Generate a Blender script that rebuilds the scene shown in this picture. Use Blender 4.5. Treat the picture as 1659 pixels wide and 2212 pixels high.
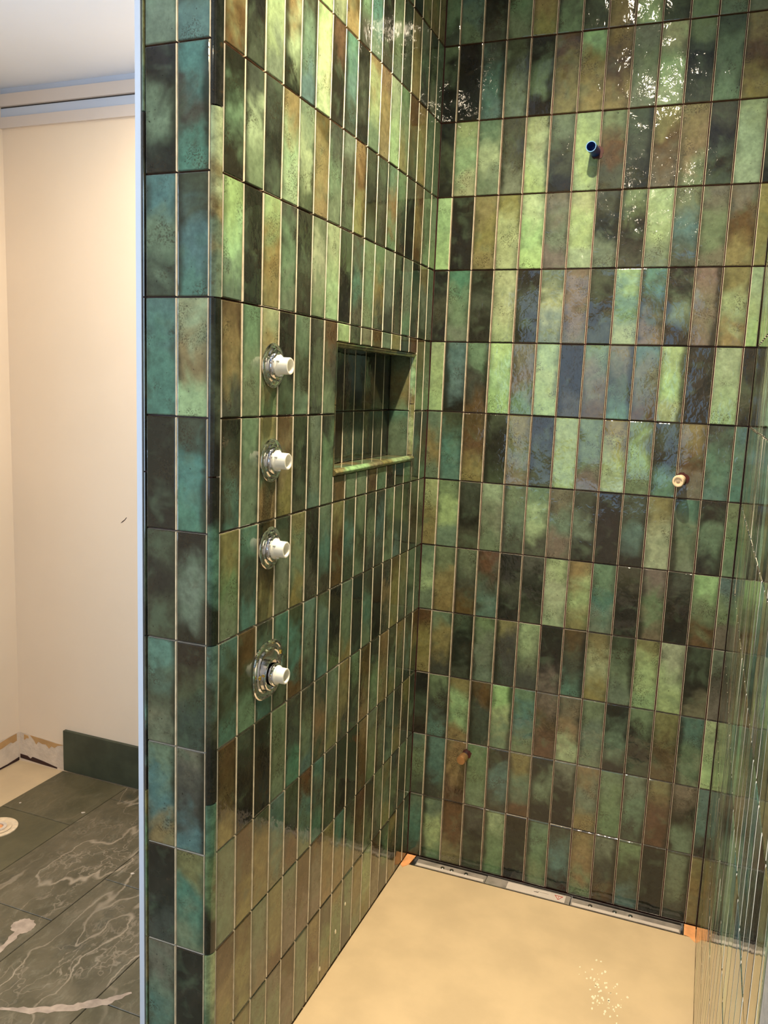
import bpy, bmesh, math, random
from mathutils import Vector, Matrix, Euler
random.seed(7)
SC = bpy.context.scene
COL = SC.collection
for o in list(bpy.data.objects): bpy.data.objects.remove(o, do_unlink=True)

# ------------------------------------------------------------------ camera
FPX, IW, IH = 1787.55, 1659.0, 2212.0
Z0 = 1.425                                   # floor to the joint that sits just under eye level
cam_d = bpy.data.cameras.new('camera'); cam = bpy.data.objects.new('camera', cam_d); COL.objects.link(cam)
cam_d.sensor_fit = 'VERTICAL'; cam_d.sensor_height = 36.0; cam_d.lens = 36.0*FPX/IH; cam_d.clip_start = 0.01
yaw, pitch, roll = -0.3691, -0.1503, 0.0397
ca, sa, cb, sb, cc, sc_ = math.cos(yaw), math.sin(yaw), math.cos(pitch), math.sin(pitch), math.cos(roll), math.sin(roll)
F = Vector((sa*cb, ca*cb, sb)); r0 = Vector((ca, -sa, 0)); u0 = r0.cross(F)
Rv = cc*r0 + sc_*u0; Uv = -sc_*r0 + cc*u0
CAMP = Vector((0.7851, -1.2327, 0.0654+Z0))
cam.matrix_world = Matrix(((Rv.x, Uv.x, -F.x, CAMP.x), (Rv.y, Uv.y, -F.y, CAMP.y), (Rv.z, Uv.z, -F.z, CAMP.z), (0, 0, 0, 1)))
SC.camera = cam

# ------------------------------------------------------------------ light
WARM = (1.0, 0.83, 0.59); SKY = (0.58, 0.77, 1.0)
LAMP_W, NEAR_W, ROOM_W, WC_W, WIN_W, FILL_W = 25.0, 8.0, 14.0, 14.0, 11.0, 44.0
BEAM = math.radians(120)
world = bpy.data.worlds.new('world'); SC.world = world; world.use_nodes = True
world.node_tree.nodes['Background'].inputs[0].default_value = (0.55, 0.75, 1.0, 1)
world.node_tree.nodes['Background'].inputs[1].default_value = 1.0
SC.view_settings.view_transform = 'Standard'; SC.view_settings.look = 'None'
SC.view_settings.gamma = 1.0; SC.view_settings.use_curve_mapping = False
SC.view_settings.exposure = 0.0
WX0, WX1, WZ0, WZ1, WY = -1.15, 0.55, 0.85, 2.25, -2.80      # window opening in the rear wall
wl = bpy.data.lights.new('daylight_panel', 'AREA'); wl.shape = 'RECTANGLE'; wl.size = WX1-WX0-0.1; wl.size_y = WZ1-WZ0-0.1
wl.energy = WIN_W; wl.color = SKY
wlo = bpy.data.objects.new('daylight_panel', wl); COL.objects.link(wlo)
wlo.location = ((WX0+WX1)/2, WY-0.11, (WZ0+WZ1)/2); wlo.rotation_euler = (math.radians(90), 0, math.radians(0))
VY0, VY1 = -1.75, -0.30                                      # added unseen window in the left wall, for blue fill light
fill_l = bpy.data.lights.new('daylight_panel', 'AREA'); fill_l.shape = 'RECTANGLE'; fill_l.size = VY1-VY0-0.1; fill_l.size_y = WZ1-WZ0-0.1  # added fill light, turns the toilet ceiling and partition end bluer
fill_l.energy = FILL_W; fill_l.color = SKY
fill_o = bpy.data.objects.new('daylight_panel', fill_l); COL.objects.link(fill_o)
fill_o.location = (-1.61-0.15, (VY0+VY1)/2, (WZ0+WZ1)/2); fill_o.rotation_euler = (math.radians(90), 0, math.radians(-90))

# ------------------------------------------------------------------ helpers
def lin(r, g, b):
    f = lambda c: (c/255/12.92) if c/255 <= 0.04045 else ((c/255+0.055)/1.055)**2.4
    return (f(r), f(g), f(b))
class NT:
    def __init__(s, name):
        s.m = bpy.data.materials.new(name); s.m.use_nodes = True; s.t = s.m.node_tree
        s.b = s.t.nodes['Principled BSDF']
    def n(s, typ, **kw):
        n = s.t.nodes.new(typ)
        for k, v in kw.items(): setattr(n, k, v)
        return n
    def set(s, sock, v):
        if isinstance(v, bpy.types.NodeSocket): s.t.links.new(v, sock)
        elif v is not None:
            if hasattr(sock.default_value, '__len__') and not hasattr(v, '__len__'): sock.default_value = [v]*len(sock.default_value)
            elif hasattr(sock.default_value, '__len__') and len(sock.default_value) == 4 and len(v) == 3: sock.default_value = (*v, 1)
            else: sock.default_value = v
    def math(s, op, a, b=None, c=None, clamp=False):
        n = s.n('ShaderNodeMath', operation=op, use_clamp=clamp)
        for i, v in enumerate((a, b, c)):
            if v is not None: s.set(n.inputs[i], v)
        return n.outputs[0]
    def vmath(s, op, a, b=None):
        n = s.n('ShaderNodeVectorMath', operation=op)
        s.set(n.inputs[0], a)
        if b is not None: s.set(n.inputs[1], b)
        return n.outputs[0]
    def noise(s, vec, scale, detail=3, rough=0.5, dist=0.0):
        n = s.n('ShaderNodeTexNoise'); s.set(n.inputs['Vector'], vec)
        n.inputs['Scale'].default_value = scale; n.inputs['Detail'].default_value = detail
        n.inputs['Roughness'].default_value = rough; n.inputs['Distortion'].default_value = dist
        return n.outputs['Fac']
    def ramp(s, v, a, b, lo=0.0, hi=1.0):
        n = s.n('ShaderNodeMapRange', interpolation_type='SMOOTHSTEP'); s.set(n.inputs[0], v)
        n.inputs[1].default_value = a; n.inputs[2].default_value = b; n.inputs[3].default_value = lo; n.inputs[4].default_value = hi
        return n.outputs[0]
    def mix(s, f, a, b, mode='MIX'):
        n = s.n('ShaderNodeMix', data_type='RGBA', blend_type=mode)
        s.set(n.inputs[0], f); s.set(n.inputs[6], a); s.set(n.inputs[7], b); return n.outputs[2]
    def obj(s): return s.n('ShaderNodeTexCoord').outputs['Object']
    def rnd(s): return s.n('ShaderNodeObjectInfo').outputs['Random']
    def attr(s, name, typ='OBJECT'):
        n = s.n('ShaderNodeAttribute', attribute_type=typ, attribute_name=name); return n
    def bump(s, h, dist=1.0, strength=1.0):
        n = s.n('ShaderNodeBump'); s.set(n.inputs['Height'], h); n.inputs['Distance'].default_value = dist
        n.inputs['Strength'].default_value = strength; s.t.links.new(n.outputs[0], s.b.inputs['Normal'])
    def fin(s, col=None, rough=0.5, metal=0.0, **kw):
        if col is not None: s.set(s.b.inputs['Base Color'], col)
        s.set(s.b.inputs['Roughness'], rough); s.set(s.b.inputs['Metallic'], metal)
        for k, v in kw.items(): s.set(s.b.inputs[k], v)
        return s.m
def plain(name, rgb, rough=0.5, metal=0.0, var=0.06, scale=20, bump=0.0, **kw):
    t = NT(name); o = t.obj(); n = t.noise(o, scale, 4)
    c = lin(*rgb); k = t.ramp(n, 0.3, 0.7, 1-var, 1+var)
    col = t.vmath('SCALE', c); col.node.inputs[3].default_value = 1.0; t.t.links.new(k, col.node.inputs[3])
    if bump: t.bump(t.noise(o, scale*4, 4), bump)
    return t.fin(col, rough, metal, **kw)

# glazed ceramic: three tones down each tile, clouded, darker worn rim, hand-made ripple
def glaze(name, ripple=1.0):
    t = NT(name); o = t.obj(); r = t.rnd()
    off = t.vmath('ADD', o, t.vmath('SCALE', (31.0, 17.0, 23.0))); off.node.inputs[1].links[0].from_node.inputs[3].default_value = 1
    t.t.links.new(r, off.node.inputs[1].links[0].from_node.inputs[3])
    sep = t.n('ShaderNodeSeparateXYZ'); t.set(sep.inputs[0], o); x, z = sep.outputs[0], sep.outputs[2]
    n1 = t.noise(off, 15, 3, 0.5, 0.5)
    v = t.math('ADD', t.math('MULTIPLY_ADD', z, 5.0, 0.5), t.math('MULTIPLY_ADD', n1, 1.1, -0.55))
    f1 = t.ramp(v, 0.08, 0.52); f2 = t.ramp(v, 0.48, 0.92)
    a = t.attr('tone_top').outputs['Color']; b = t.attr('tone_mid').outputs['Color']; c = t.attr('tone_low').outputs['Color']
    col = t.mix(f2, t.mix(f1, c, b), a)
    n2 = t.noise(off, 42, 5, 0.6); n3 = t.noise(off, 110, 4, 0.65)
    k = t.math('MULTIPLY', t.ramp(n2, 0.28, 0.72, 0.82, 1.18), t.ramp(n3, 0.3, 0.7, 0.88, 1.12))
    sc = t.vmath('SCALE', col); t.t.links.new(k, sc.node.inputs[3]); col = sc
    # pale green clouds drifting in the dark glaze
    col = t.mix(t.ramp(t.noise(off, 22, 3, 0.5, 0.4), 0.52, 0.75, 0.0, 0.32), col, lin(96, 118, 92))
    # brown breaks
    nb = t.noise(off, 27, 4, 0.7, 0.6)
    col = t.mix(t.ramp(nb, 0.60, 0.76, 0.0, 0.28), col, lin(72, 58, 38))
    # dark drift down one side
    sd = t.attr('side_drift').outputs['Fac']
    sdm = t.math('ADD', t.math('MULTIPLY', t.math('MULTIPLY', x, 30.0), sd), t.math('MULTIPLY_ADD', n1, 0.9, -0.45))
    col = t.mix(t.ramp(sdm, 0.35, 0.85, 0.0, 0.75), col, lin(34, 36, 28))
    # rim
    ex = t.math('MULTIPLY', t.math('ABSOLUTE', x), 1/0.0318)
    ez = t.math('SUBTRACT', 1.0, t.math('MULTIPLY', t.math('SUBTRACT', 1.0, t.math('MULTIPLY', t.math('ABSOLUTE', z), 1/0.0994)), 3.1))
    e = t.math('ADD', t.math('MAXIMUM', ex, ez), t.math('MULTIPLY_ADD', n3, 0.24, -0.12))
    sp = t.math('MULTIPLY', t.ramp(t.noise(off, 300, 2, 0.6), 0.50, 0.60), t.ramp(t.noise(off, 17, 2), 0.54, 0.66, 0.0, 0.6))
    col = t.mix(sp, col, lin(50, 42, 28))
    col = t.mix(t.ramp(t.math('ADD', ex, t.math('MULTIPLY_ADD', n1, 1.6, -0.8)), 0.55, 1.15, 0.0, 0.50), col, lin(38, 38, 28))
    col = t.mix(t.ramp(e, 0.90, 1.02, 0.0, 0.62), col, lin(46, 34, 22))
    # pin holes
    col = t.mix(t.ramp(t.noise(off, 190, 1), 0.745, 0.79, 0.0, 0.8), col, lin(28, 26, 20))
    hL = t.math('MULTIPLY', t.noise(off, 11, 1), 0.0032*ripple)
    mp = t.vmath('MULTIPLY', off, (1.0, 1.0, 0.75))
    hF = t.math('MULTIPLY', t.noise(mp, 80, 2, 0.45, 0.6), 0.00036*ripple)
    t.bump(t.math('ADD', hL, hF), 1.0)
    return t.fin(col, 0.055, 0.0, **{'IOR': 1.52})
def cell_stone(name):
    t = NT(name); o = t.n('ShaderNodeNewGeometry').outputs['Position']
    vn = t.attr('veining').outputs['Fac']
    wob = t.n('ShaderNodeTexNoise'); t.set(wob.inputs['Vector'], o); wob.inputs['Scale'].default_value = 7; wob.inputs['Detail'].default_value = 5
    w = t.vmath('ADD', o, t.vmath('MULTIPLY', t.vmath('SUBTRACT', wob.outputs['Color'], (0.5, 0.5, 0.5)), (0.10, 0.10, 0.0)))
    mp = t.n('ShaderNodeMapping'); t.set(mp.inputs[0], w); mp.inputs['Rotation'].default_value = (0, 0, math.radians(24)); mp.inputs['Scale'].default_value = (2.6, 0.8, 1.0)
    def ridge(vec, sc, wd, det=3):
        n = t.noise(vec, sc, det, 0.55); return t.ramp(t.math('ABSOLUTE', t.math('SUBTRACT', n, 0.5)), 0.0, wd, 1.0, 0.0)
    g = t.noise(o, 9, 6, 0.6)
    base = t.mix(t.ramp(g, 0.3, 0.7), lin(80, 74, 54), lin(106, 96, 74))
    base = t.mix(t.ramp(t.noise(mp.outputs[0], 16, 6, 0.75), 0.48, 0.75, 0, 0.5), base, lin(138, 132, 110))
    base = t.mix(t.ramp(t.noise(o, 13, 5, 0.6), 0.56, 0.72, 0, 0.6), base, lin(66, 66, 54))
    gate = t.ramp(t.noise(o, 5, 3), 0.40, 0.60)
    v1 = t.math('MULTIPLY', ridge(mp.outputs[0], 1.7, 0.012), t.math('MULTIPLY_ADD', gate, 0.5, 0.5))
    v2 = t.math('MULTIPLY', ridge(mp.outputs[0], 4.5, 0.016, 5), t.math('MULTIPLY', gate, 0.55))
    v3 = t.math('MULTIPLY', ridge(o, 6.0, 0.008, 4), t.math('MULTIPLY', gate, 0.5))
    vv = t.math('MULTIPLY', t.math('MAXIMUM', v1, t.math('MAXIMUM', v2, v3)), vn, clamp=True)
    col = t.mix(t.math('MULTIPLY', vv, 0.85), base, lin(172, 156, 132))
    col = t.mix(t.math('SUBTRACT', 1.0, t.math('MULTIPLY', vn, 1.4, clamp=True)), col, t.mix(t.ramp(g, 0.3, 0.7), lin(76, 74, 50), lin(96, 90, 62)))
    t.bump(t.noise(o, 60, 4), 0.0006)
    return t.fin(col, t.ramp(g, 0.3, 0.7, 0.38, 0.55))
M = {}
M['glaze'] = glaze('green_glaze', 0.8); M['glaze_rippled'] = glaze('green_glaze_rippled', 1.5); M['glaze_calm'] = glaze('green_glaze_calm', 0.35)
M['bisque'] = plain('cream_bisque', (238, 228, 206), 0.4, var=0.12, scale=60)
M['bisque_dark'] = plain('shaded_bisque', (92, 66, 48), 0.5, var=0.3, scale=60)  # shaded copy of the bisque for the tiles' undersides
M['membrane'] = plain('red_brown_membrane', (66, 20, 15), 0.6, var=0.35, scale=30)
M['paint'] = plain('cream_wall_paint', (240, 221, 196), 0.75, var=0.02, scale=3, bump=0.0004)
M['fascia'] = plain('pinkish_white_paint', (216, 204, 194), 0.7, var=0.02, scale=3)
M['blue_lit_white'] = plain('blue_lit_ceiling_paint', (226, 233, 244), 0.7, var=0.015, scale=3)  # white paint with the blue of daylight mixed into its colour
M['blue_shade_grey'] = plain('pale_blue_shade_grey', (196, 206, 222), 0.6, var=0.02, scale=4)  # blue daylight and shade put into the grey of the cornice recesses
M['screed'] = plain('cream_screed', (214, 190, 152), 0.42, var=0.07, scale=7, bump=0.0008)
M['stone'] = cell_stone('green_soapstone')
M['stone_dark'] = plain('dark_green_stone', (62, 68, 52), 0.5, var=0.2, scale=14, bump=0.001)
M['chrome'] = plain('chrome', (225, 225, 228), 0.07, 1.0, var=0.02)
M['steel'] = plain('brushed_steel', (170, 168, 166), 0.28, 1.0, var=0.08, scale=50)
M['white_plastic'] = plain('white_plastic', (238, 236, 224), 0.35, var=0.02, **{'Subsurface Weight': 0.0})
M['film'] = plain('grey_plastic_cover', (150, 142, 134), 0.22, var=0.2, scale=25, bump=0.0008)
M['label'] = plain('white_sticker', (214, 202, 192), 0.5, var=0.05)
M['red_ink'] = plain('red_ink', (190, 60, 45), 0.5)
M['black_ink'] = plain('dark_ink', (60, 56, 54), 0.5)
M['orange'] = plain('orange_membrane', (244, 172, 112), 0.7, var=0.16, scale=40)
M['blue_pipe'] = plain('blue_plastic', (14, 62, 150), 0.3, var=0.08)
M['blue_rim'] = plain('pale_blue_plastic_rim', (120, 170, 225), 0.3)
M['cream_plug'] = plain('cream_plastic', (238, 214, 178), 0.45, var=0.1, scale=60)
M['brass'] = plain('dull_brass', (196, 150, 104), 0.38, 0.75, var=0.15, scale=40)
M['brass_bright'] = plain('bright_brass', (230, 200, 110), 0.25, 1.0)
M['tan_board'] = plain('tan_paper_layer', (196, 156, 104), 0.8, var=0.1)
M['filler'] = plain('pale_plaster', (222, 206, 186), 0.8, var=0.08, scale=30, bump=0.002)
M['speck'] = plain('pale_cream_plaster', (250, 238, 208), 0.5, var=0.03)
M['bare'] = plain('bare_grey_plaster', (150, 142, 130), 0.85, var=0.12, scale=20, bump=0.002)
M['dark_brown'] = plain('dark_gap', (58, 34, 26), 0.9, var=0.3)  # dark brown of the base gap and the wall scratch
M['dust'] = plain('dried_plaster_smear', (170, 150, 130), 0.85, var=0.18, scale=40)
M['frame'] = plain('white_window_frame', (235, 236, 238), 0.4)
def emis(name, rgb, s):
    t = NT(name); return t.fin((0.8, 0.8, 0.8), 0.4, **{'Emission Color': rgb, 'Emission Strength': s})

def tag(o, label=None, cat=None, group=None, kind=None):
    for k, v in (('label', label), ('category', cat), ('group', group), ('kind', kind)):
        if v: o[k] = v
    return o
def link(name, me, mats, parent=None):
    o = bpy.data.objects.new(name, me); COL.objects.link(o)
    if mats is not None:
        me.materials.clear()
        for m in (mats if isinstance(mats, (list, tuple)) else [mats]): me.materials.append(m)
    if parent: o.parent = parent
    return o
def empty(name, loc, rot=(0, 0, 0)):
    o = bpy.data.objects.new(name, None); COL.objects.link(o); o.location = loc; o.rotation_euler = rot; o.empty_display_size = 0.05; return o
def box(bm, x0, x1, y0, y1, z0, z1):
    vs = [bm.verts.new(p) for p in ((x0, y0, z0), (x1, y0, z0), (x1, y1, z0), (x0, y1, z0), (x0, y0, z1), (x1, y0, z1), (x1, y1, z1), (x0, y1, z1))]
    return [bm.faces.new([vs[i] for i in f]) for f in ((0, 3, 2, 1), (4, 5, 6, 7), (0, 1, 5, 4), (1, 2, 6, 5), (2, 3, 7, 6), (3, 0, 4, 7))]
def boxes(name, lst, mat, parent=None, bevel=0.0):
    bm = bmesh.new()
    for b in lst: box(bm, *b)
    if bevel: bmesh.ops.bevel(bm, geom=bm.edges[:], offset=bevel, segments=2, affect='EDGES')
    me = bpy.data.meshes.new(name); bm.to_mesh(me); bm.free(); return link(name, me, mat, parent)
def lathe(name, prof, mat, parent=None, seg=40, smooth=True):
    """profile [(r, h)] turned about local +X (h along X)"""
    bm = bmesh.new(); rings = []
    for r, h in prof:
        rings.append([bm.verts.new((h, r*math.cos(2*math.pi*i/seg), r*math.sin(2*math.pi*i/seg))) for i in range(seg)] if r > 1e-6 else [bm.verts.new((h, 0, 0))])
    for a, b in zip(rings, rings[1:]):
        for i in range(seg):
            j = (i+1) % seg
            if len(a) == 1: bm.faces.new((a[0], b[j], b[i]))
            elif len(b) == 1: bm.faces.new((a[i], a[j], b[0]))
            else: bm.faces.new((a[i], a[j], b[j], b[i]))
    bmesh.ops.recalc_face_normals(bm, faces=bm.faces[:])
    me = bpy.data.meshes.new(name); bm.to_mesh(me); bm.free()
    if smooth:
        for p in me.polygons: p.use_smooth = True
        try: me.set_sharp_from_angle(angle=math.radians(35))
        except Exception: pass
    return link(name, me, mat, parent)
def prism(name, poly, axis, a0, a1, mat, parent=None, smooth=False):
    """closed 2-D polygon swept along an axis; axis 'x': poly=(y,z), 'y': (x,z), 'z': (x,y)"""
    bm = bmesh.new(); f = {'x': lambda p, a: (a, p[0], p[1]), 'y': lambda p, a: (p[0], a, p[1]), 'z': lambda p, a: (p[0], p[1], a)}[axis]
    A = [bm.verts.new(f(p, a0)) for p in poly]; B = [bm.verts.new(f(p, a1)) for p in poly]; n = len(poly)
    bm.faces.new(A); bm.faces.new(B[::-1])
    for i in range(n): bm.faces.new((A[i], B[i], B[(i+1) % n], A[(i+1) % n]))
    bmesh.ops.recalc_face_normals(bm, faces=bm.faces[:])
    me = bpy.data.meshes.new(name); bm.to_mesh(me); bm.free()
    if smooth:
        for p in me.polygons: p.use_smooth = True
        try: me.set_sharp_from_angle(angle=math.radians(40))
        except Exception: pass
    return link(name, me, mat, parent)

# ------------------------------------------------------------------ tiles
PX, PZ, GAP, TH = 0.067, 0.202, 0.0030, 0.009
TONE = {'L': (140, 164, 122), 'P': (148, 178, 128), 'G': (99, 119, 93), 'T': (81, 114, 102), 'K': (64, 72, 58), 'D': (36, 38, 32),
        'B': (84, 69, 46), 'O': (120, 113, 76), 'R': (104, 100, 84)}
TONE = {k: lin(*v) for k, v in TONE.items()}
tile_cache = {}
def tile_mesh(w, h, var, mat='glaze'):
    key = (round(w, 4), round(h, 4), var, mat)
    if key in tile_cache: return tile_cache[key]
    rr = random.Random(int(w*1e5)*31+int(h*1e5)*7+var*101+len(mat))
    bm = bmesh.new(); J = 0.0005; b1, b2 = 0.0009, 0.0022
    cs = [(-w/2, -h/2), (w/2, -h/2), (w/2, h/2), (-w/2, h/2)]
    jit = [(rr.uniform(-J, J), rr.uniform(-J, J)) for _ in cs]
    def ring(ins, y): return [bm.verts.new((cx+jx-math.copysign(ins, cx), y, cz+jz-math.copysign(ins, cz))) for (cx, cz), (jx, jz) in zip(cs, jit)]
    R0, R1, R2, R3 = ring(0, TH), ring(0, 0.0016), ring(b1, 0.0005), ring(b2, 0.0)
    def band(A, B, m, mv):
        for i in range(4):
            f = bm.faces.new((A[i], A[(i+1) % 4], B[(i+1) % 4], B[i])); f.material_index = mv if i in (1, 3) else m
    band(R0, R1, 2, 1); band(R1, R2, 0, 1); band(R2, R3, 0, 0)
    for f in bm.faces:
        if f.material_index == 2 and f.calc_center_median().z > 0: f.material_index = 1      # upper edges bare cream, lower edges keep the painted shade
    f = bm.faces.new(R3); f.material_index = 0
    bmesh.ops.recalc_face_normals(bm, faces=bm.faces[:])
    me = bpy.data.meshes.new('tile'); bm.to_mesh(me); bm.free()
    for m in (M[mat], M['bisque'], M['bisque_dark']): me.materials.append(m)
    tile_cache[key] = me; return me
ROT = {'+x': (0, 0, math.pi/2), '-y': (0, 0, 0), '-x': (0, 0, -math.pi/2), '+z': (-math.pi/2, 0, 0), '-z': (math.pi/2, 0, 0), '+y': (0, 0, math.pi)}
def tone_of(code, rr):
    return [tuple(c*rr.uniform(0.88, 1.12) for c in TONE[ch]) for ch in code]
def put_tile(parent, face, c, w, h, code, name='tile', mat='glaze', tilt=0.0035):
    """c: centre of the glazed face; w along the face's horizontal, h vertical"""
    rr = random.Random(int(c[0]*7919+c[1]*104729+c[2]*1299709) ^ 55)
    full = abs(w-(PX-GAP)) < 1e-4 and abs(h-(PZ-GAP)) < 1e-4
    me = tile_mesh(w, h, rr.randrange(6) if full else 0, mat)
    o = bpy.data.objects.new(name, me); COL.objects.link(o); o.parent = parent
    o.location = c
    base = Euler(ROT[face]).to_matrix() @ Euler((rr.gauss(0, tilt), 0, rr.gauss(0, tilt*1.2))).to_matrix()
    o.rotation_euler = base.to_euler()
    a, b, d = tone_of(code, rr)
    o['tone_top'] = a; o['tone_mid'] = b; o['tone_low'] = d
    o['side_drift'] = rr.choice((0.5, -0.5, 0.75, -0.75, 1.0, -1.0)) if ('D' in code or 'K' in code or rr.random() < 0.3) else 0.0
    return o
CODES = ['LLL', 'GGG', 'GLG', 'DDD', 'KDK', 'DGD', 'OOO', 'BOO', 'TGG', 'TTK', 'KTT', 'GKG', 'OLL', 'RGR', 'BBO', 'KKD', 'GKD', 'LGK', 'OGO', 'DKD']
rc = random.Random(31)
def rowcodes(s, n):
    c = s.split(); return c + [rc.choice(CODES) for _ in range(n-len(c))]
BACK = {6: '', 5: 'GGK TTG DDK GGG OOO DKG ODK OOO LLL KDK GGG OOG KGG OOO',
 4: 'GDD DDD KTT KGG DGD BOO LOO OBO GGG LLL GDK KGG OBO OGO',
 3: 'DKD LLL GLG KKG LLL GKD LLL GBK KKD OBR OOG KDK LLL DKD',
 2: 'PLP DDD OOO OLL PPP RGR LLL KDG GDK LLG GTK RGR RBO OOO',
 1: 'DKD TGG DKD LPL DKD GLG RRR KDK LGL TKR DGD RRR OLO LLL',
 0: 'LLL TTD GKB PPP RRG LLL DDK GRB RKT TRB LPL DDD LLL DKD',
 -1: 'GOG KTT BBO KDK OGR DKK LLL GGR OLL GLG KDT OBR KTT TTT',
 -2: 'LOO GLG KDK LGG GGK GLK RGR KGD DDD KTD OLL TGG DGD GGG',
 -3: 'GLG GOO GKB BKT DKD KDK LLL OLO GTG KDD RGR KDD LGB TGR',
 -4: 'BOO GOK KDK GGG OKK LGK DDR BKT OLO KGG OLL LPL KDR GKR',
 -5: 'DKD GKT OLO BKK PLG GTG RBB ROL GGG DGD GDK OBB TGG LLP',
 -6: 'TGK TTK OOB GGG DTK OGB DGD GDD OGO GGG GGK OBB RDG TTD',
 -7: 'GTK GLG BBO KDK LGG DDD GGG KTD OOG GKB GKT DDD GGK OOO'}
LEFT = {6: '', 5: '', 4: 'OOO DKD LLG OGO KGT LLL LLG OBO TGK TTG DDK GGG KKK OOO GGK KGG GGG',
 3: 'OOB DDK LLG OLD KGT PPP BDD TTK DKD OLG OOO LLL GGO BBD OOO GGG GGG',
 2: 'DGD KLG KDK OLL GLK BOO KGG GKK OBO KDK KKD GOG GKD DDD BOB GKG GGG',
 1: 'LPG DDD LOO KGG DKD GLG LLP KDD KTK GGG GOK GGK KDK GGG DKD OGK GGG',
 0: 'BOK GGG LOG DDK GKG KKK BKG LLL KKB RRR BBB GGG OOK KKR BBB BKG KGG',
 -1: 'DKT GGG OGO BOO DDK GGT KGG BBO GGG GGO OBO GGG DDD KDK GGK KTK KKG',
 -2: 'OGG TKT BBO KGG OGO DDK GTK OBB KTK GKG KGK KTK GKG KKT DKK KDK GKG',
 -3: 'TKT BKG KTT TKK KTB TGK KTT DDK GGO DDD KTG KDD KOK BOO OGK GKG KKG',
 -4: 'BBO KDD DDD GGG KKT KGT KOK GGO OOK GKK BBO KGG OOO KGO OGK KTK BOK',
 -5: 'GGG BBO KOO TTO KKB BTG TKT KKK DDD DDK OBB GGG KGK GKG KKO OKK KGK',
 -6: 'BOO BOO GGR OOB GRR BBR BRR OOO TOO KGO BBR KKG GGK OGO KGK GKK KKG',
 -7: 'GGO OGO GGG RGG BRR GGG OBO KGO OGG GGK OOG LLO BRR KGK OKO BKK KGK'}
END = {6: '', 5: '', 4: '', 3: 'TGG TKT', 2: 'DGD TKT', 1: 'TGK KTT', 0: 'TTT LOL', -1: 'DDD KTT', -2: 'KDK DGD', -3: 'TKR DKK', -4: 'GTO RKT', -5: 'DDK OTG', -6: 'RGT DDD', -7: 'GTG KGK'}
CEIL = 2.80
def rowz(k):
    z0, z1 = Z0+k*PZ+GAP/2, Z0+(k+1)*PZ-GAP/2
    if k == -7: z0 = 0.004
    return z0, min(z1, CEIL-0.002)
YB, XR, YE = 1.125, 0.879, -0.0199            # glazed planes: back wall, right wall, end of the partition
NY0, NY1, NZ0, NZ1, ND = 7*PX, 15*PX, 1.284, 1.585, -0.075    # niche opening and depth

# ---- partition wall (shower side, end face, niche)
px0, px1 = -0.152, -TH
wp = boxes('wall_partition', [(px0, px1, YE+TH, NY0-0.004, -0.02, CEIL), (px0, px1, NY1+0.004, 1.134, -0.02, CEIL),
     (px0, px1, NY0-0.004, NY1+0.004, -0.02, NZ0-0.004), (px0, px1, NY0-0.004, NY1+0.004, NZ1+0.004, CEIL),
     (px0, ND-TH-0.001, NY0-0.004, NY1+0.004, NZ0-0.004, NZ1+0.004)], M['membrane'])
tag(wp, 'shower partition wall covered in upright green glazed tiles, with a niche', 'wall', kind='structure')
for k in range(6, -8, -1):
    z0, z1 = rowz(k); cs = rowcodes(LEFT[k], 17)
    for i in range(17):
        y0, y1 = i*PX+GAP/2, min((i+1)*PX-GAP/2, YB-0.0015)
        a, b = z0, z1
        if 7 <= i <= 14:
            if k == 0: a = NZ1+GAP/2
            if k == -1: b = NZ0-GAP/2
        put_tile(wp, '+x', (0, (y0+y1)/2, (a+b)/2), y1-y0, b-a, cs[i])
    ce = rowcodes(END[k], 2)
    for i in range(2):
        xa, xb = -0.141+i*0.064+GAP/2, -0.141+(i+1)*0.064-GAP/2
        put_tile(wp, '-y', ((xa+xb)/2, YE, (z0+z1)/2), xb-xa, z1-z0, ce[i], 'end_tile', 'glaze_calm', 0.0015)
# quarter-round corner trim in 1.5-row lengths
def quarter(cx, cy, a, b, sx, sy, n=9):
    pts = [(cx+sx*a*math.sin(t*math.pi/2/n), cy+sy*b*math.cos(t*math.pi/2/n)) for t in range(n+1)]
    return pts
TRIMC = {4.0: 'GDD', 2.5: 'LOG', 1.0: 'DKD', -0.5: 'DTD', -2.0: 'TKD', -3.5: 'TGD', -5.0: 'LGO', -6.5: 'OLG', 5.5: 'KDG'}
joints = [6.8, 5.5, 4.0, 2.5, 1.0, -0.5, -2.0, -3.5, -5.0, -6.5, -7.05]
def trim_piece(parent, poly, axis, a0, a1, code, org, name='corner_trim'):
    o = prism(name, [(p[0]-org[0], p[1]-org[1]) for p in poly], axis, a0-org[2], a1-org[2], [M['glaze_trim']], parent, True)
    o.location = {'z': (org[0], org[1], org[2]), 'y': (org[0], org[2], org[1]), 'x': (org[2], org[0], org[1])}[axis]
    rr = random.Random(int(abs(a0)*1000)+len(code)); a, b, d = tone_of(code, rr)
    o['tone_top'] = a; o['tone_mid'] = b; o['tone_low'] = d; o['side_drift'] = 0.0
    return o
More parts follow.
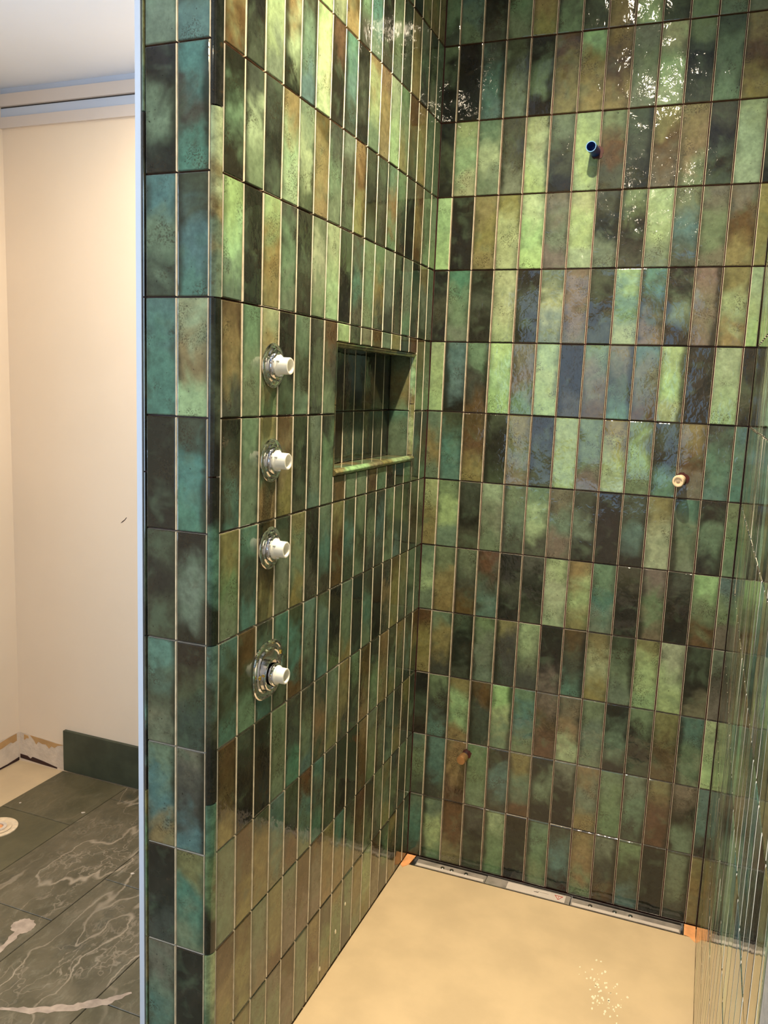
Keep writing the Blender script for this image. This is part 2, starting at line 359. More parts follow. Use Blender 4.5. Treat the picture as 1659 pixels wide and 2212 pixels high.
# trim glaze: same body, tones spread over the 30 cm length
def trim_glaze():
    t = NT('trim_glaze'); o = t.obj(); r = t.rnd()
    s = t.vmath('SCALE', (31.0, 17.0, 23.0)); t.t.links.new(r, s.node.inputs[3]); off = t.vmath('ADD', o, s)
    sep = t.n('ShaderNodeSeparateXYZ'); t.set(sep.inputs[0], o)
    ln = t.math('ADD', t.math('ADD', sep.outputs[0], sep.outputs[1]), sep.outputs[2])
    v = t.math('ADD', t.math('MULTIPLY_ADD', ln, 3.4, 0.5), t.math('MULTIPLY_ADD', t.noise(off, 14, 3), 1.0, -0.5))
    a = t.attr('tone_top').outputs['Color']; b = t.attr('tone_mid').outputs['Color']; c = t.attr('tone_low').outputs['Color']
    col = t.mix(t.ramp(v, 0.54, 0.8), t.mix(t.ramp(v, 0.2, 0.46), c, b), a)
    sc = t.vmath('SCALE', col); t.t.links.new(t.ramp(t.noise(off, 60, 5, 0.7), 0.3, 0.7, 0.6, 1.3), sc.node.inputs[3])
    col = t.mix(t.ramp(t.noise(off, 50, 4, 0.7), 0.58, 0.72, 0, 0.6), sc, lin(74, 58, 34))
    return t.fin(col, 0.05, **{'IOR': 1.52})
M['glaze_trim'] = trim_glaze()
for hi, lo in zip(joints, joints[1:]):
    za, zb = Z0+lo*PZ+0.0012, Z0+hi*PZ-0.0012
    q = quarter(-0.0115, -0.0018, 0.0115, 0.0181, 1, -1) + [(-0.0115, -0.0018)]
    trim_piece(wp, q, 'z', max(za, 0.003), min(zb, CEIL-0.002), TRIMC.get(hi, 'GKG'), (-0.006, -0.010, (za+zb)/2))
    q = quarter(-0.1435, -0.0050, 0.0085, 0.0149, -1, -1) + [(-0.1435, -0.0050)]
    trim_piece(wp, q, 'z', max(za, 0.003), min(zb, CEIL-0.002), rc.choice(['OGO', 'DKD', 'GOG', 'KTD']), (-0.147, -0.012, (za+zb)/2))
# plaster skin on the toilet side with its pale front edge
sk = boxes('wall_partition_plaster', [(-0.163, px0, -0.017, 1.115, -0.012, CEIL)], M['blue_shade_grey'])
tag(sk, 'white plaster skin on the toilet side of the tiled partition', 'wall', kind='structure')
# niche lining; back tiles in dark tones that carry the niche's shade
tw = 0.0125
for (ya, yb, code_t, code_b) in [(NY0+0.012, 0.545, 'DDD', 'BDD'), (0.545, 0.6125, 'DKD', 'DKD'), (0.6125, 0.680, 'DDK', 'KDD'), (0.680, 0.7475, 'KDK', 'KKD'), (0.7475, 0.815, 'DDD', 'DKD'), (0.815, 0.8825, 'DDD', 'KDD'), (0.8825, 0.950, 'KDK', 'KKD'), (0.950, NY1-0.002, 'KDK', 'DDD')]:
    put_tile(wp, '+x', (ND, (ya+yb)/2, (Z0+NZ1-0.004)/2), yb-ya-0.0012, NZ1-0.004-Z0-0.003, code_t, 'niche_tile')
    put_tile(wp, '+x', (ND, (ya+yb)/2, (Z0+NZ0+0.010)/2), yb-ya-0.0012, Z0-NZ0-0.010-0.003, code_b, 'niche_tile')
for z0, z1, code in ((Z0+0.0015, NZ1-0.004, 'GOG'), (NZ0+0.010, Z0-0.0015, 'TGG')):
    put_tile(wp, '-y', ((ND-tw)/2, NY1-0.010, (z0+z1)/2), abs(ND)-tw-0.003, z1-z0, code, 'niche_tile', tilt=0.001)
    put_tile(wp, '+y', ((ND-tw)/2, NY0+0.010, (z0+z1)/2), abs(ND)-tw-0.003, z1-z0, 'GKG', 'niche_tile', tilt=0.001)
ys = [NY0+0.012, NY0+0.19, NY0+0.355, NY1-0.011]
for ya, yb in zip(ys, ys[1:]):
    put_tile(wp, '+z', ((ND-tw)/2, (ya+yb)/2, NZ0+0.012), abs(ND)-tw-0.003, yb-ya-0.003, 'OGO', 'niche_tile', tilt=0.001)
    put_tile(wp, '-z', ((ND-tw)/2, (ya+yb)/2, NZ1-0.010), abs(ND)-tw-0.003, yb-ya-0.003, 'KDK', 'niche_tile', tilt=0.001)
ym = NY0+0.295
for ya, yb in ((NY0+0.002, ym-0.001), (ym+0.001, NY1-0.002)):
    q = [(-tw, NZ0+0.001), (0.001, NZ0+0.001)] + [(0.0005+0.006*math.sin(math.pi*(i/10))-0.0005*i/10, NZ0+0.001+0.0135*i/10) for i in range(1, 10)] + [(-0.002, NZ0+0.0155), (-tw, NZ0+0.0145)]
    trim_piece(wp, q, 'y', ya, yb, 'OLO', (-0.004, NZ0+0.008, (ya+yb)/2), 'niche_trim')
    q = [(-tw, NZ1-0.001), (0.0, NZ1-0.001)] + [(-tw*(1-math.cos(i*math.pi/16)), NZ1-0.001-0.011*math.sin(i*math.pi/16)) for i in range(1, 9)]
    trim_piece(wp, q, 'y', ya, yb, 'OKO', (-0.004, NZ1-0.006, (ya+yb)/2), 'niche_trim')
for za, zb in ((NZ0+0.017, NZ0+0.16), (NZ0+0.162, NZ1-0.002)):
    q = [(-tw, NY1-0.001), (0.0, NY1-0.001)] + [(-tw*(1-math.cos(i*math.pi/16)), NY1-0.001-0.010*math.sin(i*math.pi/16)) for i in range(1, 9)]
    trim_piece(wp, q, 'z', za, zb, 'OLO', (-0.006, NY1-0.005, (za+zb)/2), 'niche_trim')
    q = [(-tw, NY0+0.001), (0.0, NY0+0.001)] + [(-tw*(1-math.cos(i*math.pi/16)), NY0+0.001+0.010*math.sin(i*math.pi/16)) for i in range(1, 9)]
    trim_piece(wp, q, 'z', za, zb, 'OKO', (-0.006, NY0+0.005, (za+zb)/2), 'niche_trim')

# ---- back wall
wb = boxes('wall_back', [(-0.152, 1.0, YB+TH, 1.26, -0.02, CEIL)], M['membrane'])
tag(wb, 'back shower wall of stacked upright green glazed tiles above the drain', 'wall', kind='structure')
XB = 0.0439
for k in range(6, -8, -1):
    z0, z1 = rowz(k); cs = rowcodes(BACK[k], 14)
    for i in range(14):
        xa = 0.0015 if i == 0 else XB+(i-1)*PX+GAP/2
        xb = XB-GAP/2 if i == 0 else (XR-0.0015 if i == 13 else XB+i*PX-GAP/2)
        put_tile(wb, '-y', ((xa+xb)/2, YB, (z0+z1)/2), xb-xa, z1-z0, cs[i], mat='glaze_rippled', tilt=0.006)
# ---- right wall, seen nearly edge-on
wr = boxes('wall_right', [(XR+TH, 1.0, -0.45, YB+TH, -0.02, CEIL)], M['membrane'])
tag(wr, 'glossy green tiled shower wall that mirrors the back wall and floor', 'wall', kind='structure')
bmS = bmesh.new()
for k in range(6, -8, -1):
    z0, z1 = rowz(k)
    for i in range(24):
        yb_, ya_ = YB-0.0015-i*PX-(0 if i == 0 else GAP/2), max(YB-(i+1)*PX+GAP/2, -0.4385)
        if yb_-ya_ < 0.01: continue
        if k <= 2: put_tile(wr, '-x', (XR, (ya_+yb_)/2, (z0+z1)/2), yb_-ya_, z1-z0, rc.choice(CODES), mat='glaze_calm', tilt=0.0022)
        else: box(bmS, XR, XR+TH, ya_, yb_, z0, z1)
me = bpy.data.meshes.new('upper_tiles'); bmS.to_mesh(me); bmS.free()
so = link('upper_tiles', me, M['glaze_calm'], wr); so['kind'] = 'stuff'
so['tone_top'] = TONE['G']; so['tone_mid'] = TONE['K']; so['tone_low'] = TONE['G']; so['side_drift'] = 0.0
for hi, lo in zip(joints, joints[1:]):
    za, zb = max(Z0+lo*PZ+0.0012, 0.003), min(Z0+hi*PZ-0.0012, CEIL-0.002)
    q = quarter(XR+0.011, -0.440, 0.011, 0.010, -1, -1) + [(XR+0.011, -0.440)]
    trim_piece(wr, q, 'z', za, zb, 'GKG', (XR+0.006, -0.445, (za+zb)/2))

# ------------------------------------------------------------------ room shell
XL = -1.61; YW = 1.115; WCZ = 2.458
o = boxes('wall_far', [(XL-0.14, -0.152, YW, 1.26, -0.02, CEIL)], M['paint']); tag(o, 'cream painted wall behind the toilet corner', 'wall', kind='structure')
wf = o
o = boxes('wall_left', [(XL-0.14, XL, -2.9, VY0, -0.02, CEIL), (XL-0.14, XL, VY1, YW, -0.02, CEIL), (XL-0.14, XL, VY0, VY1, -0.02, WZ0), (XL-0.14, XL, VY0, VY1, WZ1, CEIL)], M['paint']); tag(o, 'cream painted side wall of the toilet corner', 'wall', kind='structure')
wlft = o
o = boxes('wall_side', [(XR, 1.0, -2.9, -0.45, -0.02, CEIL)], M['bare']); tag(o, 'plain painted wall continuing from the tiled right wall', 'wall', kind='structure')
o = boxes('wall_rear', [(XL, WX0, -2.9, WY, -0.02, CEIL), (WX1, XR, -2.9, WY, -0.02, CEIL), (WX0, WX1, -2.9, WY, -0.02, WZ0), (WX0, WX1, -2.9, WY, WZ1, CEIL)], M['paint'])
tag(o, 'painted rear wall with a wide window opposite the shower', 'wall', kind='structure')
o = boxes('ceiling', [(XL-0.14, 1.0, -2.9, 1.26, CEIL, CEIL+0.1)], M['blue_lit_white']); tag(o, 'flat white room ceiling above the shower', 'ceiling', kind='structure')
o = boxes('ceiling_lowered', [(XL, -0.163, -0.017, YW, WCZ, CEIL)], M['blue_lit_white']); tag(o, 'lowered white ceiling over the toilet corner', 'ceiling', kind='structure')
# stepped cornice under the lowered ceiling
cx0, cx1 = XL, -0.163
tr = boxes('trim_1', [(cx0, cx1, YW-0.012, YW, 2.326, 2.362)], M['fascia']); tag(tr, 'stepped white cornice where the cream wall meets the lowered ceiling', 'cornice', kind='structure')
boxes('recess_shade_strip', [(cx0, cx1, YW-0.006, YW, 2.362, 2.392)], M['blue_shade_grey'], tr)  # set-back strip, its bluish shade painted in
boxes('gap_shade_strip', [(cx0, cx1, YW-0.003, YW, 2.392, 2.397)], M['black_ink'], tr)  # dark strip standing in for the shade in a gap
boxes('fascia', [(cx0, cx1, YW-0.014, YW, 2.397, 2.437)], M['fascia'], tr)
boxes('recess_shade_strip', [(cx0, cx1, YW-0.005, YW, 2.437, WCZ)], M['blue_shade_grey'], tr)
# window
wn = boxes('window_1', [(WX0, WX0+0.05, -2.88, -2.82, WZ0, WZ1), (WX1-0.05, WX1, -2.88, -2.82, WZ0, WZ1), (WX0, WX1, -2.88, -2.82, WZ0, WZ0+0.05), (WX0, WX1, -2.88, -2.82, WZ1-0.05, WZ1), ((WX0+WX1)/2-0.03, (WX0+WX1)/2+0.03, -2.88, -2.82, WZ0, WZ1)], M['frame'])
tag(wn, 'white framed two pane window in the rear wall', 'window', kind='structure')
xa, xb = XL-0.12, XL-0.05
wn = boxes('fill_window', [(xa, xb, VY0, VY0+0.05, WZ0, WZ1), (xa, xb, VY1-0.05, VY1, WZ0, WZ1), (xa, xb, VY0, VY1, WZ0, WZ0+0.05), (xa, xb, VY0, VY1, WZ1-0.05, WZ1)], M['frame'])  # added out-of-view frame around the fill light
tag(wn, 'added unseen window frame for blue fill light, in the side wall of the toilet corner', 'window', kind='structure')
# floors
fl = boxes('floor', [(XL-0.14, 1.0, -2.9, 1.26, -0.12, -0.012)], M['screed']); tag(fl, 'bare cream screed under the stone floor of the toilet corner', 'floor', kind='structure')
SX = [-1.383, -1.083, -0.778, -0.470, -0.165]; OFF = [0.195, 0.395, 0.0, 0.207]; VE = [0.15, 1.0, 1.0, 0.55]
G2 = 0.0011
for c in range(4):
    y = OFF[c]-0.61*2
    while y < 1.10:
        ya, yb = max(y, -0.62)+G2, min(y+0.61, 1.099)-G2
        if yb-ya > 0.02:
            bm = bmesh.new(); box(bm, SX[c]+G2, SX[c+1]-G2, ya, yb, -0.012, 0.0)
            bmesh.ops.bevel(bm, geom=[e for e in bm.edges if all(v.co.z > -0.001 for v in e.verts)], offset=0.0012, segments=1, affect='EDGES')
            me = bpy.data.meshes.new('stone_tile'); bm.to_mesh(me); bm.free()
            t_ = link('stone_tile', me, M['stone'], fl); t_['veining'] = VE[c] if not (c == 0 and ya > 0.7) else 0.35
        y += 0.61
ff = boxes('floor_room', [(-1.383, -0.163, -2.8, -0.621, -0.012, 0.0), (-0.163, XR, -2.8, -0.021, -0.012, 0.0)], M['stone']); ff['veining'] = 0.8
tag(ff, 'green veined stone floor in front of the shower', 'floor', kind='structure')
fs = boxes('floor_shower', [(0.0005, XR-0.0005, -0.019, 1.070, -0.0119, 0.0)], M['screed']); tag(fs, 'smooth cream shower floor sloping to the wall drain', 'floor', kind='structure')

# baseboard: one green stone slab on the far wall
bb = boxes('baseboard_far', [(-1.381, -0.165, YW-0.015, YW-0.0005, 0.001, 0.160)], M['stone_dark'], None, 0.0008)
tag(bb, 'dark green stone baseboard slab against the cream wall', 'baseboard', kind='structure')
# torn strip of wall at the foot, left of the slab
def patch(name, pts, plane, d, mat, parent, th=0.0012):
    """thin ragged patch on a wall or floor: plane 'y' at y=d facing -y, 'x' at x=d facing +x, 'z' at z=d facing up"""
    bm = bmesh.new()
    f = {'y': lambda p, e: (p[0], d-e, p[1]), 'x': lambda p, e: (d+e, p[0], p[1]), 'z': lambda p, e: (p[0], p[1], d+e)}[plane]
    A = [bm.verts.new(f(p, 0)) for p in pts]; B = [bm.verts.new(f(p, th)) for p in pts]; n = len(pts)
    bm.faces.new(A[::-1]); bm.faces.new(B)
    for i in range(n): bm.faces.new((A[i], A[(i+1) % n], B[(i+1) % n], B[i]))
    bmesh.ops.recalc_face_normals(bm, faces=bm.faces[:])
    me = bpy.data.meshes.new(name); bm.to_mesh(me); bm.free(); return link(name, me, mat, parent)
patch('bare_plaster', [(-1.608, -0.005), (-1.385, -0.005), (-1.385, 0.094), (-1.45, 0.098), (-1.52, 0.102), (-1.608, 0.106)], 'y', YW, M['filler'], wf, 0.0006)
patch('torn_paper', [(-1.585, 0.100), (-1.565, 0.098), (-1.562, 0.088), (-1.575, 0.086), (-1.582, 0.078), (-1.586, 0.080)], 'y', YW-0.0006, M['tan_board'], wf)
patch('torn_paper', [(-1.555, 0.102), (-1.49, 0.098), (-1.43, 0.094), (-1.392, 0.093), (-1.42, 0.086), (-1.435, 0.074), (-1.45, 0.078), (-1.462, 0.066), (-1.478, 0.080), (-1.495, 0.078), (-1.515, 0.084), (-1.525, 0.070), (-1.535, 0.084)], 'y', YW-0.0006, M['tan_board'], wf)
patch('base_gap', [(-1.606, 0.000), (-1.50, -0.006), (-1.425, -0.008), (-1.425, -0.003), (-1.49, 0.008), (-1.545, 0.015), (-1.556, 0.006), (-1.57, 0.014), (-1.606, 0.016)], 'y', YW-0.0007, M['dark_brown'], wf)
patch('bare_plaster', [(0.4, -0.005), (1.113, -0.005), (1.113, 0.106), (0.8, 0.104), (0.4, 0.102)], 'x', XL, M['filler'], wlft, 0.0006)
patch('torn_paper', [(0.95, 0.09), (1.06, 0.102), (1.10, 0.104), (1.10, 0.075), (1.08, 0.072), (1.07, 0.08), (1.03, 0.072), (0.98, 0.07)], 'x', XL+0.0006, M['tan_board'], wlft)
patch('base_gap', [(0.5, -0.009), (1.11, -0.009), (1.11, 0.004), (1.05, -0.002), (0.5, -0.004)], 'x', XL+0.0007, M['dark_brown'], wlft)
patch('scratch', [(-1.118, 0.977), (-1.108, 0.982), (-1.098, 0.990), (-1.090, 1.000), (-1.092, 1.001), (-1.100, 0.992), (-1.110, 0.985)], 'y', YW, M['dark_brown'], wf, 0.0003)
# dried plaster smears on the stone floor
def blob(cx, cy, a, b, rot, seed, n=26, rag=0.22):
    r = random.Random(seed); P = []
    for i in range(n):
        t = 2*math.pi*i/n; k = 1+r.uniform(-rag, rag); x, y = a*k*math.cos(t), b*k*math.sin(t)
        P.append((cx+x*math.cos(rot)-y*math.sin(rot), cy+x*math.sin(rot)+y*math.cos(rot)))
    return P
def ribbon(pts, widths, seed, rag=0.35, sub=7):
    """ragged band along a polyline on the floor"""
    r = random.Random(seed); L, Rr = [], []
    for (p, q, wa, wb_) in zip(pts, pts[1:], widths, widths[1:]):
        d = Vector((q[0]-p[0], q[1]-p[1])); n = Vector((-d.y, d.x)).normalized()
        for i in range(sub):
            f = i/sub; c = Vector(p)*(1-f)+Vector(q)*f; w = wa*(1-f)+wb_*f
            L.append(tuple(c+n*w*(1+r.uniform(-rag, rag)))); Rr.append(tuple(c-n*w*(1+r.uniform(-rag, rag))))
    return L + [pts[-1]] + Rr[::-1]
patch('plaster_smear', blob(-0.83, 0.345, 0.032, 0.030, 0, 3, 34, 0.10), 'z', 0.0, M['dust'], fl, 0.0005)
patch('plaster_smear', ribbon([(-0.825, 0.325), (-0.812, 0.26), (-0.815, 0.19)], [0.012, 0.007, 0.012], 4), 'z', 0.0, M['dust'], fl, 0.0004)
patch('plaster_smear', ribbon([(-0.405, 0.262), (-0.44, 0.215), (-0.50, 0.165), (-0.58, 0.12), (-0.66, 0.09)], [0.003, 0.012, 0.012, 0.010, 0.003], 9), 'z', 0.0, M['dust'], fl, 0.0005)
for (x, y, r_) in ((-1.10, 0.885, 0.006), (-0.72, 0.665, 0.006), (-0.66, 0.66, 0.008), (-1.34, 0.845, 0.004)):
    patch('plaster_crumb', blob(x, y, r_, r_*0.6, 0.6, int(x*1000), 9), 'z', 0.0, M['filler'], fl, 0.002)

# toilet floor flange
FS = 0.84
tf = empty('toilet_flange', (-1.282, 0.690, 0.0), (0, -math.pi/2, 0)); tag(tf, 'round cream toilet drain flange set in the green stone floor', 'drain flange')
tf.scale = (FS, FS, FS)
lathe('rim', [(0.052, 0.0), (0.075, 0.0), (0.075, 0.004), (0.068, 0.006), (0.056, 0.004), (0.052, 0.002)], M['cream_plug'], tf)
lathe('bowl', [(0.0, 0.0015), (0.030, 0.0015), (0.052, 0.0035)], M['cream_plug'], tf)
lathe('inner_ring', [(0.022, 0.002), (0.034, 0.002), (0.034, 0.008), (0.022, 0.008), (0.022, 0.002)], M['filler'], tf)
lathe('drain_hole', [(0.0, 0.0022), (0.018, 0.0024), (0.020, 0.004)], M['orange'], tf)

# plaster specks on the shower floor and a few drips on the tiles
bm = bmesh.new(); rs = random.Random(12)
for i in range(70):
    x = 0.66+rs.gauss(0, 0.028); y = 0.735+rs.gauss(0, 0.05)-0.8*(x-0.66); r = rs.uniform(0.0012, 0.0042)
    ring = [bm.verts.new((x+r*rs.uniform(0.5, 1.1)*math.cos(k*1.047), y+1.6*r*rs.uniform(0.5, 1.1)*math.sin(k*1.047), 0.0004)) for k in range(6)]
    bm.faces.new(ring)
me = bpy.data.meshes.new('plaster_specks'); bm.to_mesh(me); bm.free()
ps = link('plaster_specks', me, M['speck'], fs); ps['kind'] = 'stuff'
for i, (y, z, h) in enumerate(((0.624, 0.131, 0.005), (0.566, 0.088, 0.006), (0.475, 0.0453, 0.006))):
    patch('plaster_drip', [(y-0.0025, z-h), (y+0.0025, z-h), (y+0.003, z), (y, z+h), (y-0.003, z)], 'x', 0.0, M['speck'], wp, 0.0016)
# ------------------------------------------------------------------ fixtures
def valve(z, label):
    v = empty('shower_valve', (0.0008, 0.1795, z)); tag(v, label, 'shower valve', 'rough valves on the partition wall')
    fl_ = lathe('flange', [(0.0, 0.0), (0.0425, 0.0), (0.0425, 0.0012), (0.0405, 0.0032), (0.036, 0.0040), (0.0335, 0.0042), (0.0315, 0.0065), (0.0300, 0.0068), (0.0285, 0.0040), (0.0, 0.0038)], M['chrome'], v)
    lathe('collar', [(0.027, 0.004), (0.027, 0.0105), (0.0255, 0.0125), (0.0225, 0.0128), (0.0215, 0.011), (0.0, 0.011)], M['chrome'], v)
    lathe('screw', [(0.0, 0.0062), (0.003, 0.0062), (0.003, 0.0035)], M['steel'], v, 12).location = (0, -0.0365, 0.008)
    cap = lathe('cap', [(0.0205, 0.0105), (0.0205, 0.0145), (0.0175, 0.0165), (0.0163, 0.019), (0.0160, 0.036), (0.0152, 0.0372), (0.0128, 0.0372), (0.0122, 0.036), (0.0120, 0.020), (0.0, 0.020)], M['white_plastic'], v)
    for a in range(3):
        ang = a*2.094+0.5
        rb = boxes('rib', [(0.0145, 0.021, 0.0158, 0.0195, -0.0012, 0.0012)], M['white_plastic'], cap); rb.rotation_euler = (ang, 0, 0)
    return v
valve(1.5215, 'round chrome shower valve with white cap, topmost of the column beside the niche')
valve(1.3405, 'round chrome shower valve with white cap, second of the column from the top')
valve(1.1675, 'round chrome shower valve with white cap, third of the column, above the mixer')
mv = empty('mixer_valve', (0.0008, 0.1795, 0.918)); tag(mv, 'larger chrome mixer valve plate with brass screws, lowest on the tiled partition', 'shower valve')
def superplate(name, a, b, prof, mat, parent, p=2.9, seg=56):
    bm = bmesh.new(); rings = []
    for ins, h in prof:
        ring = []
        for i in range(seg):
            t = 2*math.pi*i/seg; c, s = math.cos(t), math.sin(t)
            ring.append(bm.verts.new((h, (a-ins)*math.copysign(abs(c)**(2/p), c), (b-ins)*math.copysign(abs(s)**(2/p), s))))
        rings.append(ring)
    for A, B in zip(rings, rings[1:]):
        for i in range(seg): bm.faces.new((A[i], A[(i+1) % seg], B[(i+1) % seg], B[i]))
    bm.faces.new(rings[-1]); bmesh.ops.recalc_face_normals(bm, faces=bm.faces[:])
    me = bpy.data.meshes.new(name); bm.to_mesh(me); bm.free()
    for q in me.polygons: q.use_smooth = True
    try: me.set_sharp_from_angle(angle=math.radians(30))
    except Exception: pass
    return link(name, me, mat, parent)
superplate('plate', 0.060, 0.060, [(0, 0), (0, 0.0015), (0.002, 0.0035), (0.006, 0.0038), (0.008, 0.0025), (0.014, 0.0025), (0.016, 0.0060), (0.019, 0.0065), (0.021, 0.0035), (0.030, 0.0030)], M['chrome'], mv, 2.5)
r_ = lathe('ring', [(0.0335, 0.003), (0.0335, 0.0100), (0.0320, 0.0112), (0.0295, 0.0112), (0.0285, 0.0095), (0.0285, 0.003)], M['chrome'], mv); r_.location = (0, 0.004, -0.009)
r_ = lathe('collar', [(0.0235, 0.003), (0.0235, 0.0190), (0.0220, 0.0210), (0.0190, 0.0212), (0.0185, 0.019), (0.0, 0.019)], M['chrome'], mv); r_.location = (0, 0.004, -0.009)
cap = lathe('cap', [(0.0195, 0.0190), (0.0195, 0.0225), (0.0172, 0.0240), (0.0163, 0.0255), (0.0160, 0.0400), (0.0152, 0.0412), (0.0128, 0.0412), (0.0122, 0.040), (0.0120, 0.024), (0.0, 0.024)], M['white_plastic'], mv); cap.location = (0, 0.004, -0.009)
for yy, zz in ((-0.041, -0.004), (0.043, 0.026)):
    s_ = lathe('screw', [(0.0, 0.0085), (0.0030, 0.0082), (0.0042, 0.0070), (0.0042, 0.003)], M['brass_bright'], mv, 12); s_.location = (0, yy, zz)

def pipe(name, base, p, dx, dz, label, parts):
    e = empty(name, base); tag(e, label, 'pipe stub')
    d = Vector((dx, -p, dz)).normalized(); e.rotation_euler = Vector((1, 0, 0)).rotation_difference(d).to_euler()
    for nm, prof, mat, fl_ in parts:
        q = lathe(nm, prof, M[mat], e, 28)
    return e
pipe('blue_pipe_stub', (0.435, YB-0.001, 2.130), 0.05, -0.004, 0.0, 'open blue plastic pipe stub high on the tiled back wall', [
    ('pipe', [(0.0135, 0.0), (0.0135, 0.050), (0.0135, 0.051)], 'blue_pipe', 0), ('bore', [(0.0118, 0.051), (0.0118, 0.010), (0.0, 0.010)], 'blue_pipe', 0),
    ('rim', [(0.0136, 0.0505), (0.0136, 0.0518), (0.0117, 0.0518), (0.0117, 0.0505)], 'blue_rim', 0)])
pipe('cream_pipe_stub', (0.726, YB-0.001, 1.275), 0.045, -0.006, -0.002, 'cream plugged pipe stub on the back wall near the mirror-like side wall', [
    ('pipe', [(0.0125, 0.0), (0.0125, 0.030), (0.0150, 0.031), (0.0150, 0.044), (0.0140, 0.046), (0.0105, 0.046), (0.0100, 0.043), (0.0, 0.043)], 'cream_plug', 0),
    ('ring', [(0.0150, 0.0335), (0.0158, 0.0345), (0.0158, 0.0375), (0.0150, 0.0385)], 'cream_plug', 0),
    ('plug_slot', [(0.0, 0.0436), (0.0045, 0.0436), (0.0055, 0.0430)], 'dust', 0)])
pipe('brass_pipe_stub', (0.176, YB-0.001, 0.377), 0.048, -0.002, 0.0, 'capped brass pipe stub low on the tiled back wall', [
    ('pipe', [(0.0110, 0.0), (0.0110, 0.018)], 'chrome', 0), ('collar', [(0.0110, 0.016), (0.0128, 0.017), (0.0128, 0.022), (0.0115, 0.024)], 'brass', 0),
    ('cap', [(0.0135, 0.022), (0.0138, 0.024), (0.0138, 0.046), (0.0125, 0.049), (0.0, 0.0495)], 'brass', 0)])
# cut holes in the tile round the pipes, red sealant showing
def gasket(x, z, a, b, seed):
    P = blob(0, 0, a, b, 0, seed, 22, 0.12)
    g = patch('sealant_ring', [(x+p[0], z+p[1]) for p in P], 'y', YB+0.0, M['membrane'], wb, 0.0012); return g
gasket(0.440, 2.127, 0.0168, 0.0168, 5); gasket(0.729, 1.277, 0.0172, 0.017, 6); gasket(0.1795, 0.380, 0.0145, 0.0145, 8)

# ------------------------------------------------------------------ linear drain
dr = empty('linear_drain', (0, 0, 0)); tag(dr, 'long steel shower drain channel with protective plastic cover along the back wall', 'drain')
DX0, DX1, DY0, DY1 = 0.032, 0.845, 1.0715, 1.1245
boxes('channel', [(DX0, DX1, DY0, DY1, -0.0118, -0.009), (DX0, DX1, DY0, DY0+0.0016, -0.0118, 0.0012), (DX0, DX1, DY1-0.0016, DY1, -0.0118, 0.0022), (DX0, DX0+0.0016, DY0, DY1, -0.0118, 0.0012), (DX1-0.0016, DX1, DY0, DY1, -0.0118, 0.0012)], M['steel'], dr)
for xa, xb in ((DX0+0.010, 0.268), (0.529, DX1-0.007)):
    c_ = boxes('cover_plate', [(xa, xb, DY0+0.006, DY1-0.006, -0.009, -0.0025)], M['film'], dr, 0.001)
    boxes('cover_lip', [(xa+0.004, xb-0.004, DY0+0.008, DY0+0.022, -0.0025, -0.0005)], M['label'], c_, 0.0006)
mid = boxes('cover_bridge', [(0.270, 0.526, DY0+0.004, DY1-0.004, -0.009, -0.0012)], M['film'], dr, 0.001)
st = boxes('sticker', [(0.336, 0.512, DY0+0.008, DY1-0.010, -0.0012, -0.0007)], M['label'], mid)
def tri(cx, cy, s, w):
    P = [(0, -s), (s*1.05, s*0.75), (-s*1.05, s*0.75)]     # point towards the shower floor
    bm = bmesh.new(); O = [bm.verts.new((cx+x, cy+y, 0)) for x, y in P]; k = 1-w; I_ = [bm.verts.new((cx+x*k, cy+y*k, 0)) for x, y in P]
    for i in range(3): bm.faces.new((O[i], O[(i+1) % 3], I_[(i+1) % 3], I_[i]))
    me = bpy.data.meshes.new('warning_triangle'); bm.to_mesh(me); bm.free(); t_ = link('warning_triangle', me, M['red_ink'], mid); t_.location.z = -0.0003; return t_
tri(0.492, (DY0+DY1)/2, 0.0125, 0.28)
boxes('warning_mark', [(0.4913, 0.4927, (DY0+DY1)/2-0.002, (DY0+DY1)/2+0.005, -0.0007, -0.0003), (0.4913, 0.4927, (DY0+DY1)/2-0.0055, (DY0+DY1)/2-0.004, -0.0007, -0.0003)], M['red_ink'], mid)
boxes('printed_arrow', [(0.425, 0.462, (DY0+DY1)/2+0.0035, (DY0+DY1)/2+0.0042, -0.0007, -0.0003), (0.418, 0.432, (DY0+DY1)/2-0.001, (DY0+DY1)/2+0.001, -0.0007, -0.0003)], M['black_ink'], mid)
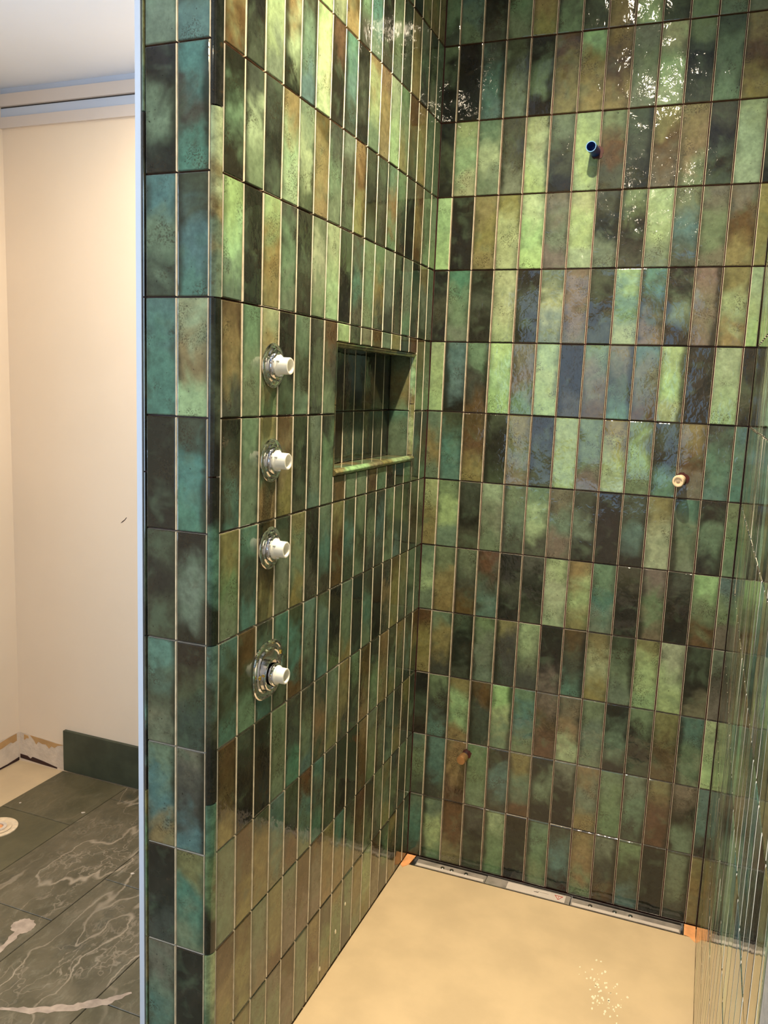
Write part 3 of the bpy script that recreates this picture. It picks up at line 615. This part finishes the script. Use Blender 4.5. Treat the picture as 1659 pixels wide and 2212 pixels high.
for x in (0.128, 0.158, 0.205, 0.585, 0.655, 0.700):
    s_ = lathe('screw', [(0.0, 0.0030), (0.005, 0.0026), (0.0065, 0.001), (0.0065, 0.0)], M['steel'], dr, 14); s_.location = (x, 1.1005, -0.0026); s_.rotation_euler = (0, -math.pi/2, 0)
# orange waterproofing corners at both ends of the drain
for nm, pts, lb in (('waterproof_corner', [(0.0015, 1.060), (0.012, 1.048), (0.026, 1.071), (0.031, 1.1245), (0.0015, 1.1245)], 'orange waterproofing corner between the drain and the tiled partition'),
                    ('waterproof_corner', [(0.8465, 1.1245), (0.8475, 1.073), (0.862, 1.070), (0.8775, 1.050), (0.8775, 1.1245)], 'orange waterproofing corner between the drain and the mirror-like side wall')):
    w_ = patch(nm, pts, 'z', 0.0, M['orange'], None, 0.0012); tag(w_, lb, 'waterproofing', 'orange corners of the drain')

# ------------------------------------------------------------------ lamps
def downlight(loc, energy, label, size=0.040, beam=BEAM, glow=520.0):
    d = empty('downlight', loc); tag(d, label, 'ceiling light', 'recessed downlights')
    rg = lathe('trim_ring', [(0.046, 0.0), (0.046, -0.004), (0.036, -0.006), (0.034, -0.001), (0.034, 0.0)], M['frame'], d); rg.rotation_euler = (0, -math.pi/2, 0)
    ln = lathe('lens', [(0.0, -0.0005), (0.034, -0.0005)], emis('lamp_lens', (*WARM, 1), glow), d); ln.rotation_euler = (0, -math.pi/2, 0)
    L = bpy.data.lights.new('lamp', 'AREA'); L.shape = 'DISK'; L.size = size; L.energy = energy; L.color = WARM; L.spread = beam
    lo = bpy.data.objects.new('lamp', L); COL.objects.link(lo); lo.parent = d; lo.location = (0, 0, -0.008)
    return d
downlight((0.43, 0.39, CEIL), LAMP_W, 'recessed downlight in the ceiling over the shower')
downlight((0.445, -0.40, CEIL), NEAR_W, 'recessed downlight in the ceiling just outside the shower')
downlight((0.33, -2.20, CEIL), ROOM_W, 'recessed downlight in the ceiling by the rear window')
downlight((-0.52, 0.72, WCZ), WC_W, 'recessed downlight in the lowered ceiling over the toilet corner', beam=math.radians(170), glow=150.0)
